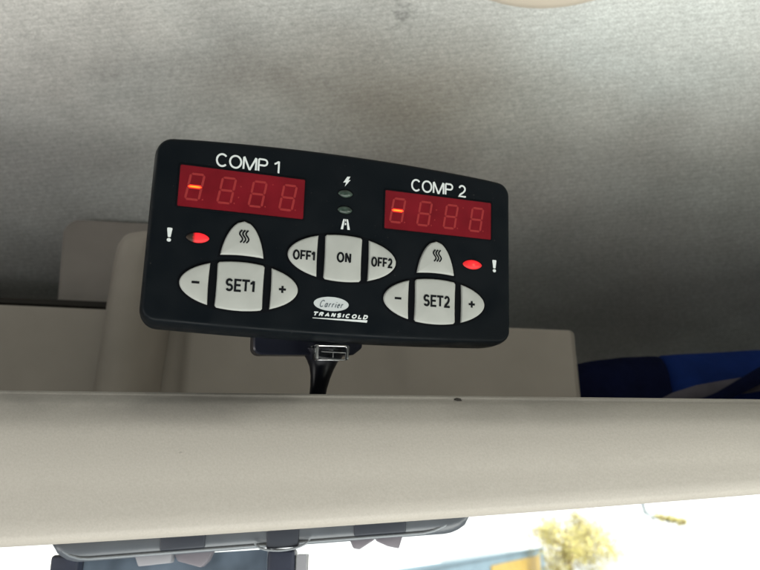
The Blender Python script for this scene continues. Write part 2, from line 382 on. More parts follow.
def text_bm(s, x0, x1, yb, yt, stroke, z, gap=.16, shear=0.0, heavy=None):
    """lettering that fills the box x0..x1, yb..yt (metres, local plane)"""
    h = yt - yb - stroke; bm = bmesh.new()
    g = gap * (yt - yb)
    k = (x1 - x0 - shear * h - stroke * len(s.replace(' ', '')) - g * (len(s) - 1)) / sum(G[c][0] for c in s); x = x0
    for c in s:
        wd, strokes = G[c]; n0 = len(bm.verts); hw = 0 if c == ' ' else stroke / 2
        for st in strokes:
            ribbon(bm, [(x + hw + px * wd * k, yb + stroke / 2 + py * h) for px, py in st], stroke, z)
        bm.verts.ensure_lookup_table()
        for v in bm.verts[n0:]:
            v.co.y = max(yb, min(yt, v.co.y)); v.co.x = max(x, min(x + wd * k + 2 * hw, v.co.x))
            v.co.x += shear * (v.co.y - yb)
        x += wd * k + 2 * hw + g
    return bm

# ================================================================== THE SETTING
def ground():
    bm = bmesh.new(); box(bm, (-140, 8, -0.4), (140, 140, 0)); return tag(obj('ground', bm, M['ground']), kind='structure')
ground()
bm = bmesh.new()
vs = [[bm.verts.new((130 * math.sin(a) * math.cos(e), 130 * math.cos(a) * math.cos(e), 130 * math.sin(e))) for a in [math.radians(-95 + 190 * i / 40) for i in range(41)]] for e in [math.radians(-2 + 72 * j / 12) for j in range(13)]]
for a, c in zip(vs, vs[1:]):
    for i in range(40): bm.faces.new((a[i], a[i + 1], c[i + 1], c[i]))
tag(obj('sky', bm, M['sky'], smooth=60), kind='structure')

# ---- light blue hoarding with a yellow notice, a long way off beyond the windscreen
hd = empty('hoarding', (0, 0, 0))
A, B = Vector((-1.66, 12.0)), Vector((10.0, 44.5)); d = (B - A).normalized(); nrm = Vector((d.y, -d.x))
HT = EYE - 0.92
L_ = (B - A).length
def along(s, off, z): p = A + d * s + nrm * off; return (p.x, p.y, z)
n = 14
for i in range(n):
    s0, s1 = L_ * i / n + 0.012, L_ * (i + 1) / n - 0.012
    bm = bmesh.new(); pts = []
    prof = [(s0 + (s1 - s0) * k / 16, 0.03 * (1 if (k // 1) % 2 else 0)) for k in range(17)]
    loft(bm, [[along(s, o, z) for s, o in prof] + [along(s, -0.06, z) for s, _ in reversed(prof)] for z in (0.12, HT)])
    obj('panel', bm, M['hoarding'], hd)
bm = bmesh.new(); loft(bm, [[along(0, -.09, z), along(L_, -.09, z), along(L_, .06, z), along(0, .06, z)] for z in (HT + .002, HT + .09)])
obj('top_cap', bm, M['hoarding'], hd)
bm = bmesh.new(); loft(bm, [[along(L_ - 17.0, .036, z), along(L_ - 2.6, .036, z), along(L_ - 2.6, .075, z), along(L_ - 17.0, .075, z)] for z in (0.3, HT - 0.30)])
obj('notice_board', bm, M['notice'], hd)
tag(hd, 'blurred light blue hoarding with a yellow board, seen far off through the windscreen', 'hoarding')

def tree(name, x, y, h, rx, rz, leaves, size, label, cat, seed, trunk_r=.16):
    rnd = random.Random(seed); t = empty(name, (x, y, 0)); bm = bmesh.new()
    tube(bm, [(0, 0, 0), (.08, 0, h * .3), (-.05, .05, h * .6), (.05, 0, h * .92)], [trunk_r, trunk_r * .8, trunk_r * .55, trunk_r * .15], 9)
    limbs = []
    for k in range(9):
        a = k * 2.4; z = h * rnd.uniform(.3, .75); e = Vector((math.cos(a) * rx * rnd.uniform(.5, .95), math.sin(a) * rx * rnd.uniform(.5, .95), z + h * rnd.uniform(.05, .22)))
        tube(bm, [(0, 0, z), tuple(e * .5 + Vector((0, 0, z * .5 - e.z * .02))), tuple(e)], [trunk_r * .4, trunk_r * .25, .015], 6); limbs.append(e)
    obj('trunk', bm, M['bark'], t, smooth=50)
    bm = bmesh.new(); tone = []
    clumps = [(e, rx * rnd.uniform(.22, .42)) for e in limbs] + [(Vector((rnd.gauss(0, rx * .35), rnd.gauss(0, rx * .35), h - rz + rnd.gauss(0, rz * .42))), rx * rnd.uniform(.18, .36)) for _ in range(16)]
    for i in range(leaves):
        c, r = rnd.choice(clumps); v = Vector((rnd.gauss(0, 1), rnd.gauss(0, 1), rnd.gauss(0, 1))).normalized() * r * rnd.uniform(.1, 1.5) ** .7
        p = c + v; u = Vector((rnd.uniform(-1, 1), rnd.uniform(-1, 1), rnd.uniform(-1, 1))).normalized(); q = u.orthogonal().normalized()
        s = size * rnd.uniform(.6, 1.3); tn = rnd.random()
        bm.faces.new([bm.verts.new(p + u * s * a + q * s * b2) for a, b2 in ((-1, 0), (-.2, -.45), (1, 0), (-.2, .45))]); tone.append(tn)
    o = obj('crown', bm, M['leaf'], t)
    at = o.data.attributes.new('tone', 'FLOAT', 'FACE')
    for i, tn in enumerate(tone): at.data[i].value = tn
    return tag(t, label, cat)
tree('tree', 9.75, 38.0, 3.85, 2.2, 1.6, 8000, .085, 'blurred yellow green tree at the right end of the blue hoarding', 'tree', 3)

# a leafy spray hanging into view from a street tree's bough
def spray():
    rnd = random.Random(11); t = empty('hanging_branch', (3.68, 10, EYE + .42)); bm = bmesh.new()
    pts = [(0, 0, .3), (0, 0, -.06), (.02, 0, -.16), (.12, .02, -.22), (.30, .02, -.27), (.52, 0, -.27)]
    tube(bm, pts, [.02, .022, .02, .012, .008, .004], 8); obj('stem', bm, mat('grey_green_bark', (.06, .13, .14), .8, .2), t, smooth=50)
    bm = bmesh.new(); tone = []
    for i in range(240):
        f = rnd.uniform(0, 1) ** .7; p = Vector((.12 + .44 * f, rnd.gauss(0, .05), -.20 - .09 * f + rnd.gauss(0, .028)))
        u = Vector((rnd.uniform(-1, 1), rnd.uniform(-1, 1), rnd.uniform(-1, .3))).normalized(); q = u.orthogonal().normalized(); s = rnd.uniform(.02, .045)
        bm.faces.new([bm.verts.new(p + u * s * a + q * s * b2) for a, b2 in ((-1, 0), (-.2, -.45), (1, 0), (-.2, .45))]); tone.append(rnd.random())
    o = obj('foliage', bm, M['leaf'], t); at = o.data.attributes.new('tone', 'FLOAT', 'FACE')
    for i, tn in enumerate(tone): at.data[i].value = tn
    tag(t, 'small pale yellow leafy branch hanging outside at the right of the windscreen', 'branch')
spray()

# ================================================================== OVERHEAD SHELF OF THE CAB
def clampx(x, m): return max(-m, min(m, x))
def lip_top(x): return EYE + 0.0409 - 0.0118 * clampx(x, .35)
def lip_bot(x): return EYE + 0.0024 + 0.066 * clampx(x, .20) + 0.05 * clampx(x, .2) ** 2
def floor_z(x, y): return lip_bot(x) + 0.009 + 0.075 * (y - .215)
XS = [-.75 + 1.5 * i / 120 for i in range(121)]
YB = .61                                    # back of the shelf

shelf = empty('overhead_shelf', (0, .22, EYE)); SO = Vector((0, .22, EYE))
def P(x, y, z): return (x - SO.x, y - SO.y, z - SO.z)
bm = bmesh.new(); rings = []
for x in XS:
    t, b_ = lip_top(x), lip_bot(x); h = t - b_
    prof = [(.2235, t - .013), (.2215, t - .003), (.2195, t - .0005), (.2165, t), (.2140, t), (.2130, t - .0004), (.2127, t - .0011), (.2127, t - .0016), (.2120, t - .0022),
            (.2111, t - h * .10), (.2102, t - h * .16), (.2094, t - h * .215), (.2090, t - h * .26), (.2087, t - h * .32), (.2086, t - h * .43), (.2086, t - h * .54), (.2091, t - h * .63),
            (.2094, t - h * .72), (.2097, t - h * .84), (.2102, t - h * .93), (.2112, t - h * .972), (.2155, b_ + .0002), (.2175, b_ + .0002), (.2195, b_ + .0012), (.2215, b_ + .004), (.2235, b_ + .0075)]
    rings.append([P(x, y, z) for y, z in prof])
loft(bm, rings, close=False, cap0=False, cap1=False)
for r in (0, -1): pass
obj('lip', bm, M['lip'], shelf, smooth=60)
bm = bmesh.new()                            # floor: a slab from the lip to the back
rings = [[P(x, .2237, floor_z(x, .2237)), P(x, YB + .03, floor_z(x, YB + .03)), P(x, YB + .03, floor_z(x, YB + .03) - .005), P(x, .2237, floor_z(x, .2237) - .005)] for x in XS]
loft(bm, rings); obj('shelf_floor', bm, M['beige_dull'], shelf, smooth=40)
for sx in (-1, 1):
    bm = bmesh.new(); x0, x1 = sorted((sx * .752, sx * .765))
    loft(bm, [[P(x, .2, EYE - .02), P(x, YB + .04, EYE - .02), P(x, YB + .04, EYE + .16), P(x, .3, EYE + .33), P(x, .2, EYE + .10)] for x in (x0, x1)])
    obj('end_light_block', bm, M['beige_dull'], shelf)  # unseen end pieces, added to keep side light out of the shelf
# inner bin panel with its raised rib
def bin_top(x): return EYE + .1337 - .0470 * (x + .2356)
bx0, bx1 = -.75, .1195
bm = bmesh.new(); rings = []
NB = 260
for i in range(NB):
    x = bx0 + (bx1 - bx0) * i / (NB - 1)
    t = bin_top(x)
    # shallow vertical flutes left and right of the bracket give the panel its soft steps
    sg = lambda q: 1 / (1 + math.exp(-max(-60, min(60, q))))
    fl = .013 * sg((x + .150) / .0010) * (1 - .45 * sg((x + .1215) / .0012)) * (1 - sg((x - .012) / .004))
    y = .400 + fl
    if i == NB - 1: y += .004
    rings.append([P(x, y, floor_z(x, y) + .001), P(x, y, t - .003), P(x, y + .0012, t - .0008), P(x, y + .004, t), P(x, y + .012, t), P(x, y + .012, floor_z(x, y) + .001)])
loft(bm, rings); obj('bin_panel', bm, M['beige_dull'], shelf, smooth=35)
bm = bmesh.new()                            # black strip standing for the shaded gap over the bin, left of the rib
loft(bm, [[P(x, y, bin_top(x) + z) for y, z in ((.4015, .0008), (.4015, .0044), (.425, .0044), (.425, .0008))] for x in (-.75, -.4, -.150)])
obj('gap_shade_strip', bm, M['gap_nick_dark'], shelf)
# rounded vertical rib in front of the bin panel
bm = bmesh.new(); rings = []
ribs = [(.0485, -.1690, -.1345), (.085, -.1682, -.1340), (.12, -.1680, -.1325), (.155, -.1676, -.1305), (.167, -.1670, -.1290), (.173, -.1652, -.1275), (.1765, -.1610, -.1268), (.1775, -.155, -.1262)]
for k, (z, xa, xb) in enumerate(ribs):
    dp = .024 if k < 4 else (.022, .018, .012, .006)[k - 4]
    ring = []
    for j in range(15):
        u = j / 14; x = xa + (xb - xa) * u
        ring.append(P(x, .3985 - dp * (1 - abs(2 * u - 1) ** 2.6), EYE + z))
    ring += [P(xb, .412, EYE + z), P(xa, .412, EYE + z)]
    rings.append(ring)
loft(bm, rings); obj('rib', bm, M['beige_dull'], shelf, smooth=60)
# taupe cover plate standing behind the rib
bm = bmesh.new(); yp = .432
plate = fillet([(-.216, EYE + .135), (-.2225, EYE + .2075), (-.05, EYE + .1975), (-.05, EYE + .125)], [.002, .011, .011, .002], 7)
rg = []
for off, y in ((-.0030, yp - .0002), (-.0022, yp), (-.0006, yp + .0008), (0, yp + .0024), (0, yp + .008)):
    rg.append([P(x, y, z) for x, z in offset2d(plate, off)])
loft(bm, rg); obj('cover_plate', bm, M['taupe'], shelf, smooth=40)
bm = bmesh.new()
nk = lip_top(.0242)
loft(bm, [[P(.0232, y, nk - z), P(.0240, y, nk - z + .0003), P(.0253, y, nk - z + .0001), P(.0256, y, nk - z - .0004), P(.0242, y, nk - z - .0004)] for y, z in ((.2122, .0016), (.2136, .0006))])
obj('nick', bm, M['gap_nick_dark'], shelf)
tag(shelf, 'beige moulded plastic shelf above the windscreen with a deep front lip', 'shelf')

# ---- cloth headlining, one curved sheet with thickness
curve = [(-1.1, .345), (-.6, .352), (-.3, .352), (-.05, .345), (.08, .335), (.20, .315), (.28, .292), (.34, .268), (.39, .242), (.43, .215), (.475, .185), (.525, .155), (.57, .12), (.60, .08), (.612, .04), (.615, .015)]
def bez(c, n):
    out = []
    for i in range(n + 1):
        t = i / n * (len(c) - 1); k = min(int(t), len(c) - 2); f = t - k
        p0, p1, p2, p3 = [Vector(c[max(0, min(len(c) - 1, k + q))]) for q in (-1, 0, 1, 2)]
        out.append(.5 * ((2 * p1) + (-p0 + p2) * f + (2 * p0 - 5 * p1 + 4 * p2 - p3) * f * f + (-p0 + 3 * p1 - 3 * p2 + p3) * f ** 3))
    return out
cv = bez(curve, 110)
def headliner():
    bm = bmesh.new(); uvl = bm.loops.layers.uv.new('cloth')
    ln = [0]
    for a, c in zip(cv, cv[1:]): ln.append(ln[-1] + (c - a).length)
    k0 = min(range(len(cv)), key=lambda i: abs(cv[i].x))
    xs = [-.76 + 1.52 * i / 60 for i in range(61)]
    grid = {}
    for i, x in enumerate(xs):
        sag = .07 * max(0, (abs(x) - .45) / .31) ** 2
        for j, p in enumerate(cv):
            dz = -sag * min(1, max(0, (.45 - p.x) / .2)) if p.x > .25 else -sag
            zz = max(p.y + dz, floor_z(x, p.x) - EYE - .004)
            grid[i, j] = bm.verts.new((x, p.x, EYE + zz))
    for i in range(60):
        for j in range(len(cv) - 1):
            f = bm.faces.new((grid[i, j], grid[i + 1, j], grid[i + 1, j + 1], grid[i, j + 1]))
            for lp, (a, c) in zip(f.loops, ((i, j), (i + 1, j), (i + 1, j + 1), (i, j + 1))):
                lp[uvl].uv = (xs[a], ln[c] - ln[k0])
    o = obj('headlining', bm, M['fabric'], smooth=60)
    md = o.modifiers.new('thickness', 'SOLIDIFY'); md.thickness = .006; md.offset = 1
    return o
hl = headliner()
tag(hl, kind='structure')

# ---- round beige cover on the headlining
def headpoint(y):
    k = min(range(1, len(cv) - 1), key=lambda i: abs(cv[i].x - y)); t = (cv[k + 1] - cv[k - 1]).normalized()
    return cv[k], t
pc, tg = headpoint(.233)
bm = bmesh.new(); rings = []
for r, h in ((.087, .0005), (.087, -.003), (.0855, -.0052), (.082, -.0064), (.06, -.008), (.03, -.009), (.006, -.0092)):
    rings.append([(r * math.cos(a), r * math.sin(a), h) for a in [2 * PI * k / 72 for k in range(72)]])
loft(bm, rings)
cov = obj('ceiling_cover', bm, M['cover'], smooth=50)
cov.location = (.0915, pc.x, EYE + pc.y); cov.rotation_euler = (math.atan2(tg.y, tg.x), 0, 0)
tag(cov, 'smooth round beige cover on the grey headlining, cut by the top edge', 'cover')

# ---- windscreen: a sloping laminated pane below the shelf
bm = bmesh.new()
loft(bm, [[(x, .655, EYE + .012 + .05 * clampx(x, .2)), (x, 1.15, EYE - .85), (x, 1.1545, EYE - .848), (x, .6595, EYE + .0145 + .05 * clampx(x, .2))] for x in (-.8, -.4, 0, .4, .8)])
tag(obj('windscreen', bm, M['glass']), 'clear sloping windscreen below the overhead shelf, white with daylight', 'windscreen')

# ---- slate-grey rail under the lip with pads and clips
rl = empty('windscreen_rail', (-.05, .30, EYE))
def rail_z(x): return -.0019 + .0715 * (x + .048)             # centre line of the rail, relative to EYE
def RP(x, y, z): return (x + .05, y - .30, z)
bm = bmesh.new(); rings = []
xa, xb = -.1315, .0375
for i in range(61):
    u = i / 60; x = xa + (xb - xa) * u; e = min(u, 1 - u) * 60
    k = min(1, math.sqrt(max(0, 1 - (1 - min(1, e / 5)) ** 2)) + .04); zc = rail_z(x)
    kk = k
    rings.append([RP(x, .300 + y, zc + .004 - (.004 - z) * kk) for y, z in ((-.0060, .008), (-.0085, .004), (-.0088, .000), (-.0080, -.0028), (-.0055, -.0040), (.004, -.0040), (.010, 0), (.010, .008))])
loft(bm, rings); obj('rail_body', bm, M['rail'], rl, smooth=50)
bm = bmesh.new()                             # pale lower bead along the front
pts = []
for i in range(41):
    u = i / 40; x = xa + .004 + (xb - xa - .012) * u
    pts.append(RP(x, .2920, rail_z(x) - .0030 + .004 * (max(0, 1 - u * 14) ** 2 + max(0, 1 - (1 - u) * 12) ** 2)))
tube(bm, pts, [.0007] * 41, 8); obj('rim_bead', bm, M['rail_rim'], rl, smooth=60)
for x0, x1 in ((-.0880, -.0700), (-.0455, -.0325), (-.0105, .0105)):
    bm = bmesh.new(); lo = -.0046 if x0 == -.0455 else -.0022
    loft(bm, [[RP(x, y, rail_z(x) + z) for y, z in ((.2905, lo), (.2905, .0050), (.296, .0050), (.296, lo))] for x in (x0, x1)])
    bevel(bm, .0008, 2); obj('pad', bm, M['rail_dark'], rl, smooth=40)
def clip(poly, y, m, nm='clip', th=.006):
    bm = bmesh.new(); loft(bm, [[RP(x, yy, z) for x, z in poly] for yy in (y, y + th)]); bevel(bm, .0005, 2); obj(nm, bm, m, rl, smooth=40)
zr = lambda x: rail_z(x) - .0040
clip([(-.0985, zr(-.0985) + .001), (-.0835, zr(-.0835) + .001), (-.0838, zr(-.0838) - .0030), (-.0965, zr(-.0965) - .0034)], .293, M['clip_pale'])
clip([(-.0835, zr(-.083) + .001), (-.0675, zr(-.0675) + .001), (-.0695, zr(-.0695) - .0034), (-.0720, zr(-.072) - .0056), (-.0815, zr(-.0815) - .0026)], .295, M['clip'])
clip([(-.0125, zr(-.0125) + .001), (-.0022, zr(-.0022) + .001), (-.0022, zr(-.0022) - .0002), (-.0082, zr(-.0082) - .0034), (-.0108, zr(-.0108) - .0028)], .293, M['clip'])
clip([(-.0018, zr(-.0018) + .001), (.0094, zr(.0094) + .001), (.0076, zr(.0076) - .0042), (.0030, zr(.003) - .0030), (-.0018, zr(-.0018) - .0006)], .293, M['clip'])
bm = bmesh.new()                             # pale rim curling under the middle pad
tube(bm, [RP(-.039 + .0108 * math.cos(a), .2900, zr(-.039 + .0108 * math.cos(a)) + .0022 + .0036 * math.sin(a)) for a in [PI + PI * q / 20 for q in range(21)]], [.00045] * 21, 8)
obj('rim_bead', bm, M['rail_rim'], rl, smooth=60)
tag(rl, 'slate grey plastic rail with dark pads and small clips under the shelf lip', 'rail')

# ---- dark framed blue-grey mirror hanging from the rail
mr = empty('mirror', (-.085, .302, EYE - .01))
def MP(x, y, z): return (x + .085, y - .302, z + .01)
for pa, pb, dz in (((-.1330, -.1215), (-.1300, -.1195), 0), ((-.0455, -.0345), (-.0455, -.0345), 0)):
    bm = bmesh.new(); t0 = zr((pa[0] + pa[1]) / 2) + (.003 if pa[0] < -.1 else -.001)
    loft(bm, [[MP(x0, .295, z), MP(x1, .295, z), MP(x1, .307, z), MP(x0, .307, z)] for z, (x0, x1) in ((t0 - .085, pb), (t0, pa))])
    bevel(bm, .0015, 3); obj('side_frame', bm, M['frame'], mr, smooth=40)
bm = bmesh.new()
loft(bm, [[MP(-.1212, y, zr(-.12) - .082), MP(-.0462, y, zr(-.046) - .082), MP(-.0462, y, zr(-.0462) - .0006), MP(-.1212, y, zr(-.1212) + .0002)] for y in (.3005, .3035)])
obj('pane', bm, M['pane'], mr)
bm = bmesh.new(); box(bm, MP(-.1285, .297, EYE * 0 - .096), MP(-.0350, .306, -.0885)); bevel(bm, .002, 2); obj('bottom_frame', bm, M['frame'], mr, smooth=40)
bm = bmesh.new(); loft(bm, [[MP(x0, y, z) for x0, y in ((-.0338, .297), (-.0300, .298), (-.0295, .304), (-.0338, .306))] for z in (-.075, -.0085)]); obj('side_trim', bm, M['clip_pale'], mr, smooth=40)
tag(mr, 'blue grey mirror in a dark frame hanging under the slate grey rail', 'mirror')

# ---- blue bag lying on the shelf at the right
bag = empty('bag', (.17, .38, EYE + .05))
def BP(x, y, z): return (x - .17, y - .38, z - .05)
def top_z(x):                                # outline of the bag's top
    pts = [(.06, .094), (.10, .100), (.125, .1030), (.1345, .1052), (.158, .1080), (.18, .1090), (.21, .1108), (.245, .1129), (.32, .1155), (.42, .112), (.5, .10), (.6, .08)]
    for (xa_, za), (xb_, zb) in zip(pts, pts[1:]):
        if x <= xb_: return za + (zb - za) * (x - xa_) / (xb_ - xa_)
    return pts[-1][1]
def soft(xs_, y0, y1, m, nm, dy=0, lo=.0):
    rnd = random.Random(5); bm = bmesh.new(); rings = []
    for x in xs_:
        zt, zb = top_z(x), floor_z(x, .4) - EYE + .006; cz, hz = (zt + zb) / 2, (zt - zb) / 2; cy, hy = (y0 + y1) / 2, (y1 - y0) / 2
        edge = min((x - xs_[0]) / .006, (xs_[-1] - x) / .006, 1); k = .86 + .14 * math.sqrt(max(0, 1 - (1 - edge) ** 2))
        ring = []
        for q in range(28):
            a = 2 * PI * q / 28; ca, sa = math.cos(a), math.sin(a)
            wob = 1 + .016 * math.sin(x * 130 + q * .9) + .02 * math.sin(x * 61 + q * .5) + .008 * math.sin(x * 320 + q * 1.7)
            ring.append(BP(x, cy + hy * k * abs(ca) ** .6 * (1 if ca > 0 else -1) * wob + dy, cz + hz * (k if sa < 0 else min(1, k * 1.02)) * abs(sa) ** .75 * (1 if sa > 0 else -1)))
        rings.append(ring)
    loft(bm, rings); obj(nm, bm, m, bag, smooth=60)
soft([.070 + .112 * i / 40 for i in range(41)], .4135, .480, M['navy'], 'end_pocket')
soft([.179 + .32 * i / 70 for i in range(71)], .4125, .482, M['blue'], 'bag_body')
def flap(pts, wd, th, m, nm):
    bm = bmesh.new(); rings = []
    for i, (x, y, z) in enumerate(pts):
        u = i / (len(pts) - 1); w_ = wd[0] + (wd[1] - wd[0]) * u
        rings.append([BP(x, y - th, z - w_), BP(x, y - th * 1.4, z), BP(x, y - th, z + w_), BP(x, y, z + w_ * 1.02), BP(x, y, z - w_ * 1.02)])
    loft(bm, rings); obj(nm, bm, m, bag, smooth=60)
flap([(.164, .409, .0700), (.176, .4075, .0755), (.190, .4065, .0792), (.206, .406, .0815), (.222, .4055, .0835), (.240, .405, .0870), (.27, .405, .092), (.31, .406, .097)], (.0030, .0062), .0025, M['trim'], 'strap')
flap([(.186, .403, .0700), (.200, .4025, .0745), (.214, .402, .0815), (.230, .4015, .0895), (.26, .401, .099), (.29, .403, .106)], (.0030, .0062), .003, M['navy'], 'strap_edge')
tag(bag, 'dark blue cloth bag with a grey strap lying on the shelf beside the beige panel', 'bag')

# ================================================================== THE CONTROLLER
RX = Vector((0.95675, 0.29023, 0.01994)); UY = Vector((0.03322, -0.17709, 0.98363)); OZ = Vector((0.28901, -0.94043, -0.17907))
ctl = empty('temperature_controller')
ctl.matrix_world = Matrix(((RX.x, UY.x, OZ.x, -.01195), (RX.y, UY.y, OZ.y, .20339), (RX.z, UY.z, OZ.z, EYE + .08607), (0, 0, 0, 1)))
tag(ctl, 'black two-display temperature controller with grey rubber keys on a curved arm', 'controller')
mm = .001
# local plane: x right, y up, z out of the face; mm(…)
def face_outline():
    top = lambda x: 31.75 - 2.35 * (x / 58.5) ** 2
    bot = lambda x: -27.35 + 1.15 * (x / 57) ** 2
    pts = []
    X = 59.3
    def corner(cx, cy, r, a0, a1): return [(cx + r * math.cos(math.radians(a0 + (a1 - a0) * k / 7)), cy + r * math.sin(math.radians(a0 + (a1 - a0) * k / 7))) for k in range(8)]
    r1, r2 = 4.2, 3.6
    pts += [(-X + r1 + (2 * X - 2 * r1) * k / 24, 0) for k in range(1, 24)]
    pts = [(x, top(x)) for x, _ in pts]
    pts += corner(X - .2 - r1, top(X - r1) - r1 - .1, r1, 85, 0)
    pts += corner(X + .1 - r2, bot(X - r2) + r2, r2, 0, -88)
    pts += [(x, bot(x)) for x in [X - r2 - (2 * X - 2 * r2) * k / 24 for k in range(1, 24)]]
    pts += corner(-X - .1 + r2, bot(X - r2) + r2, r2, -92, -180)
    pts += corner(-X + .2 + r1, top(X - r1) - r1 - .1, r1, 180, 95)
    return pts
FO = face_outline()
bm = bmesh.new(); rings = []
def scale_ring(pl, s): return [(x * s, y * s) for x, y in pl]
rings.append([(x * mm, y * mm, 0.0) for x, y in offset2d(FO, -1.4)])
for off, z in ((-.5, 0), (-.15, -.05), (.15, -.20), (.42, -.48), (.62, -.9), (.85, -1.8), (1.25, -4.0), (1.55, -8), (1.6, -13), (1.5, -17), (1.1, -19.0), (.3, -20.4), (-1.0, -21.2), (-3, -21.6)):
    rings.append([(x * mm, y * mm, z * mm) for x, y in offset2d(FO, off)])
loft(bm, rings); obj('housing', bm, M['case'], ctl, smooth=32)

# ---- displays
def seg_poly(x0, y0, x1, y1, t):
    d_ = Vector((x1 - x0, y1 - y0)); l = d_.length; d_.normalize(); n_ = Vector((-d_.y, d_.x)); a = Vector((x0, y0)); b_ = Vector((x1, y1))
    return [tuple(a + d_ * .12), tuple(a + d_ * (.12 + t * .5) + n_ * t / 2), tuple(b_ - d_ * (.12 + t * .5) + n_ * t / 2), tuple(b_ - d_ * .12), tuple(b_ - d_ * (.12 + t * .5) - n_ * t / 2), tuple(a + d_ * (.12 + t * .5) - n_ * t / 2)]
def flat(bm, poly, z, th=.03):
    prism(bm, [(x * mm, y * mm) for x, y in poly], z * mm, (z + th) * mm)
def display(x0, x1, yt, yb, dx0, pitch, label):
    bm = bmesh.new()                          # dark rebate round the window: a frame with its own depth
    o = fillet([(x0 - .55, yb - .55), (x1 + .55, yb - .55), (x1 + .55, yt + .55), (x0 - .55, yt + .55)], .7, 4)
    i_ = fillet([(x0, yb), (x1, yb), (x1, yt), (x0, yt)], .45, 4)
    rr = [[(x * mm, y * mm, z * mm) for x, y in pl] for pl, z in ((o, .01), (o, .16), (offset2d(o, -.15), .22), (i_, .20), (i_, .012))]
    loft(bm, rr, cap0=False, cap1=False)
    fr = obj('display_frame', bm, M['frame_and_shade'], ctl, smooth=30)
    bm = bmesh.new(); flat(bm, i_, .02, .05); dp = obj('display', bm, M['red_pane'], ctl)
    dp['label'] = label
    t = .72
    for k in range(4):
        bx, by = dx0 + pitch * k, 10.9 + .0; H = 8.9; W_ = 4.75; sl = 1.35 / H
        P_ = lambda u, v: (bx + t / 2 + u * (W_ - t) + sl * v * (H - t) * 1.0, by + t / 2 + v * (H - t))
        bm = bmesh.new()
        segs = {'a': (P_(0, 1), P_(1, 1)), 'd': (P_(0, 0), P_(1, 0)), 'g': (P_(0, .5), P_(1, .5)), 'f': (P_(0, .5), P_(0, 1)), 'e': (P_(0, 0), P_(0, .5)), 'b': (P_(1, .5), P_(1, 1)), 'c': (P_(1, 0), P_(1, .5))}
        for s_, (p, q) in segs.items():
            if k == 0 and s_ == 'g': continue
            flat(bm, seg_poly(*p, *q, t), .085)
        dot = [(P_(1.28, .03)[0] + .24 * math.cos(a), P_(1.28, .03)[1] + .24 * math.sin(a)) for a in [2 * PI * j / 10 for j in range(10)]]
        flat(bm, dot, .08, .012)
        if k == 1:
            for v in (.28, .72):
                c = P_(1.5, v); flat(bm, [(c[0] + .24 * math.cos(a), c[1] + .24 * math.sin(a)) for a in [2 * PI * j / 10 for j in range(10)]], .08, .014)
        if k == 2:
            c = P_(1.5, .95); flat(bm, [(c[0] + .22 * math.cos(a), c[1] + .22 * math.sin(a)) for a in [2 * PI * j / 10 for j in range(10)]], .08, .014)
        obj('digit', bm, M['red_seg'], dp)
        if k == 0:
            p, q = segs['g']
            bm = bmesh.new(); flat(bm, fillet([(p[0] - .35, p[1]), (p[0] + .35, p[1] + .62), (q[0] - .35, q[1] + .62), (q[0] + .35, q[1]), (q[0] - .35, q[1] - .62), (p[0] + .35, p[1] - .62)], .35, 4), .078, .02)
            obj('lit_bar_and_glow', bm, M['lit_halo'], dp)  # wider red bar painting the glow around the lit dash
            bm = bmesh.new(); rr = []
            for k2 in range(13):
                u = k2 / 12; x = p[0] + .02 + (q[0] - p[0] - .04) * u; hh = .31 * min(1, .25 + 5 * min(u, 1 - u))
                rr.append([(x * mm, (p[1] - hh) * mm, .105 * mm), (x * mm, p[1] * mm, .112 * mm), (x * mm, (p[1] + hh) * mm, .105 * mm), (x * mm, p[1] * mm, .101 * mm)])
            loft(bm, rr); o_ = obj('lit_bar_and_glow', bm, M['lit_core'], dp); o_['label'] = 'bright orange core of the lit dash'
            at = o_.data.attributes.new('glow', 'FLOAT', 'POINT')
            for i2, v_ in enumerate(o_.data.vertices):
                u = (v_.co.x / mm - p[0]) / (q[0] - p[0]); at.data[i2].value = (1 - abs(2 * u - 1) ** 2.2) * (1 if abs(v_.co.y / mm - p[1]) < .1 else .45)
display(-52.5, -13.63, 21.95, 8.7, -50.75, 9.63, 'left red display showing one lit orange dash')
display(13.63, 52.5, 21.95, 8.7, 15.15, 9.58, 'right red display showing one lit orange dash')

# ---- keys
def sup(a, b_, n=2.0, cx=0, cy=0):
    return lambda th: (cx + a * math.copysign(abs(math.cos(th)) ** (2 / n), math.cos(th)), cy + b_ * math.copysign(abs(math.sin(th)) ** (2 / n), math.sin(th)))
def key(name, poly, rise, text, cap=None):
    """rubber key: wall, rolled edge, gently crowned top"""
    bm = bmesh.new(); rg = []
    cx = sum(p[0] for p in poly) / len(poly); cy = sum(p[1] for p in poly) / len(poly)
    for off, z in ((.05, .02), (0, rise * .55), (-.10, rise * .80), (-.28, rise * .95), (-.55, rise)):
        rg.append([(x * mm, y * mm, z * mm) for x, y in offset2d(poly, off)])
    base = offset2d(poly, -.55)
    for s_, z in ((.8, rise + .10), (.55, rise + .18), (.25, rise + .22)):
        rg.append([((cx + (x - cx) * s_) * mm, (cy + (y - cy) * s_) * mm, z * mm) for x, y in base])
    loft(bm, rg, cap0=False)
    o = obj(name, bm, M['key'], ctl, smooth=50)
    if text: obj('key_marking', text((rise + .26) * mm), M['ink'], o)
    return o
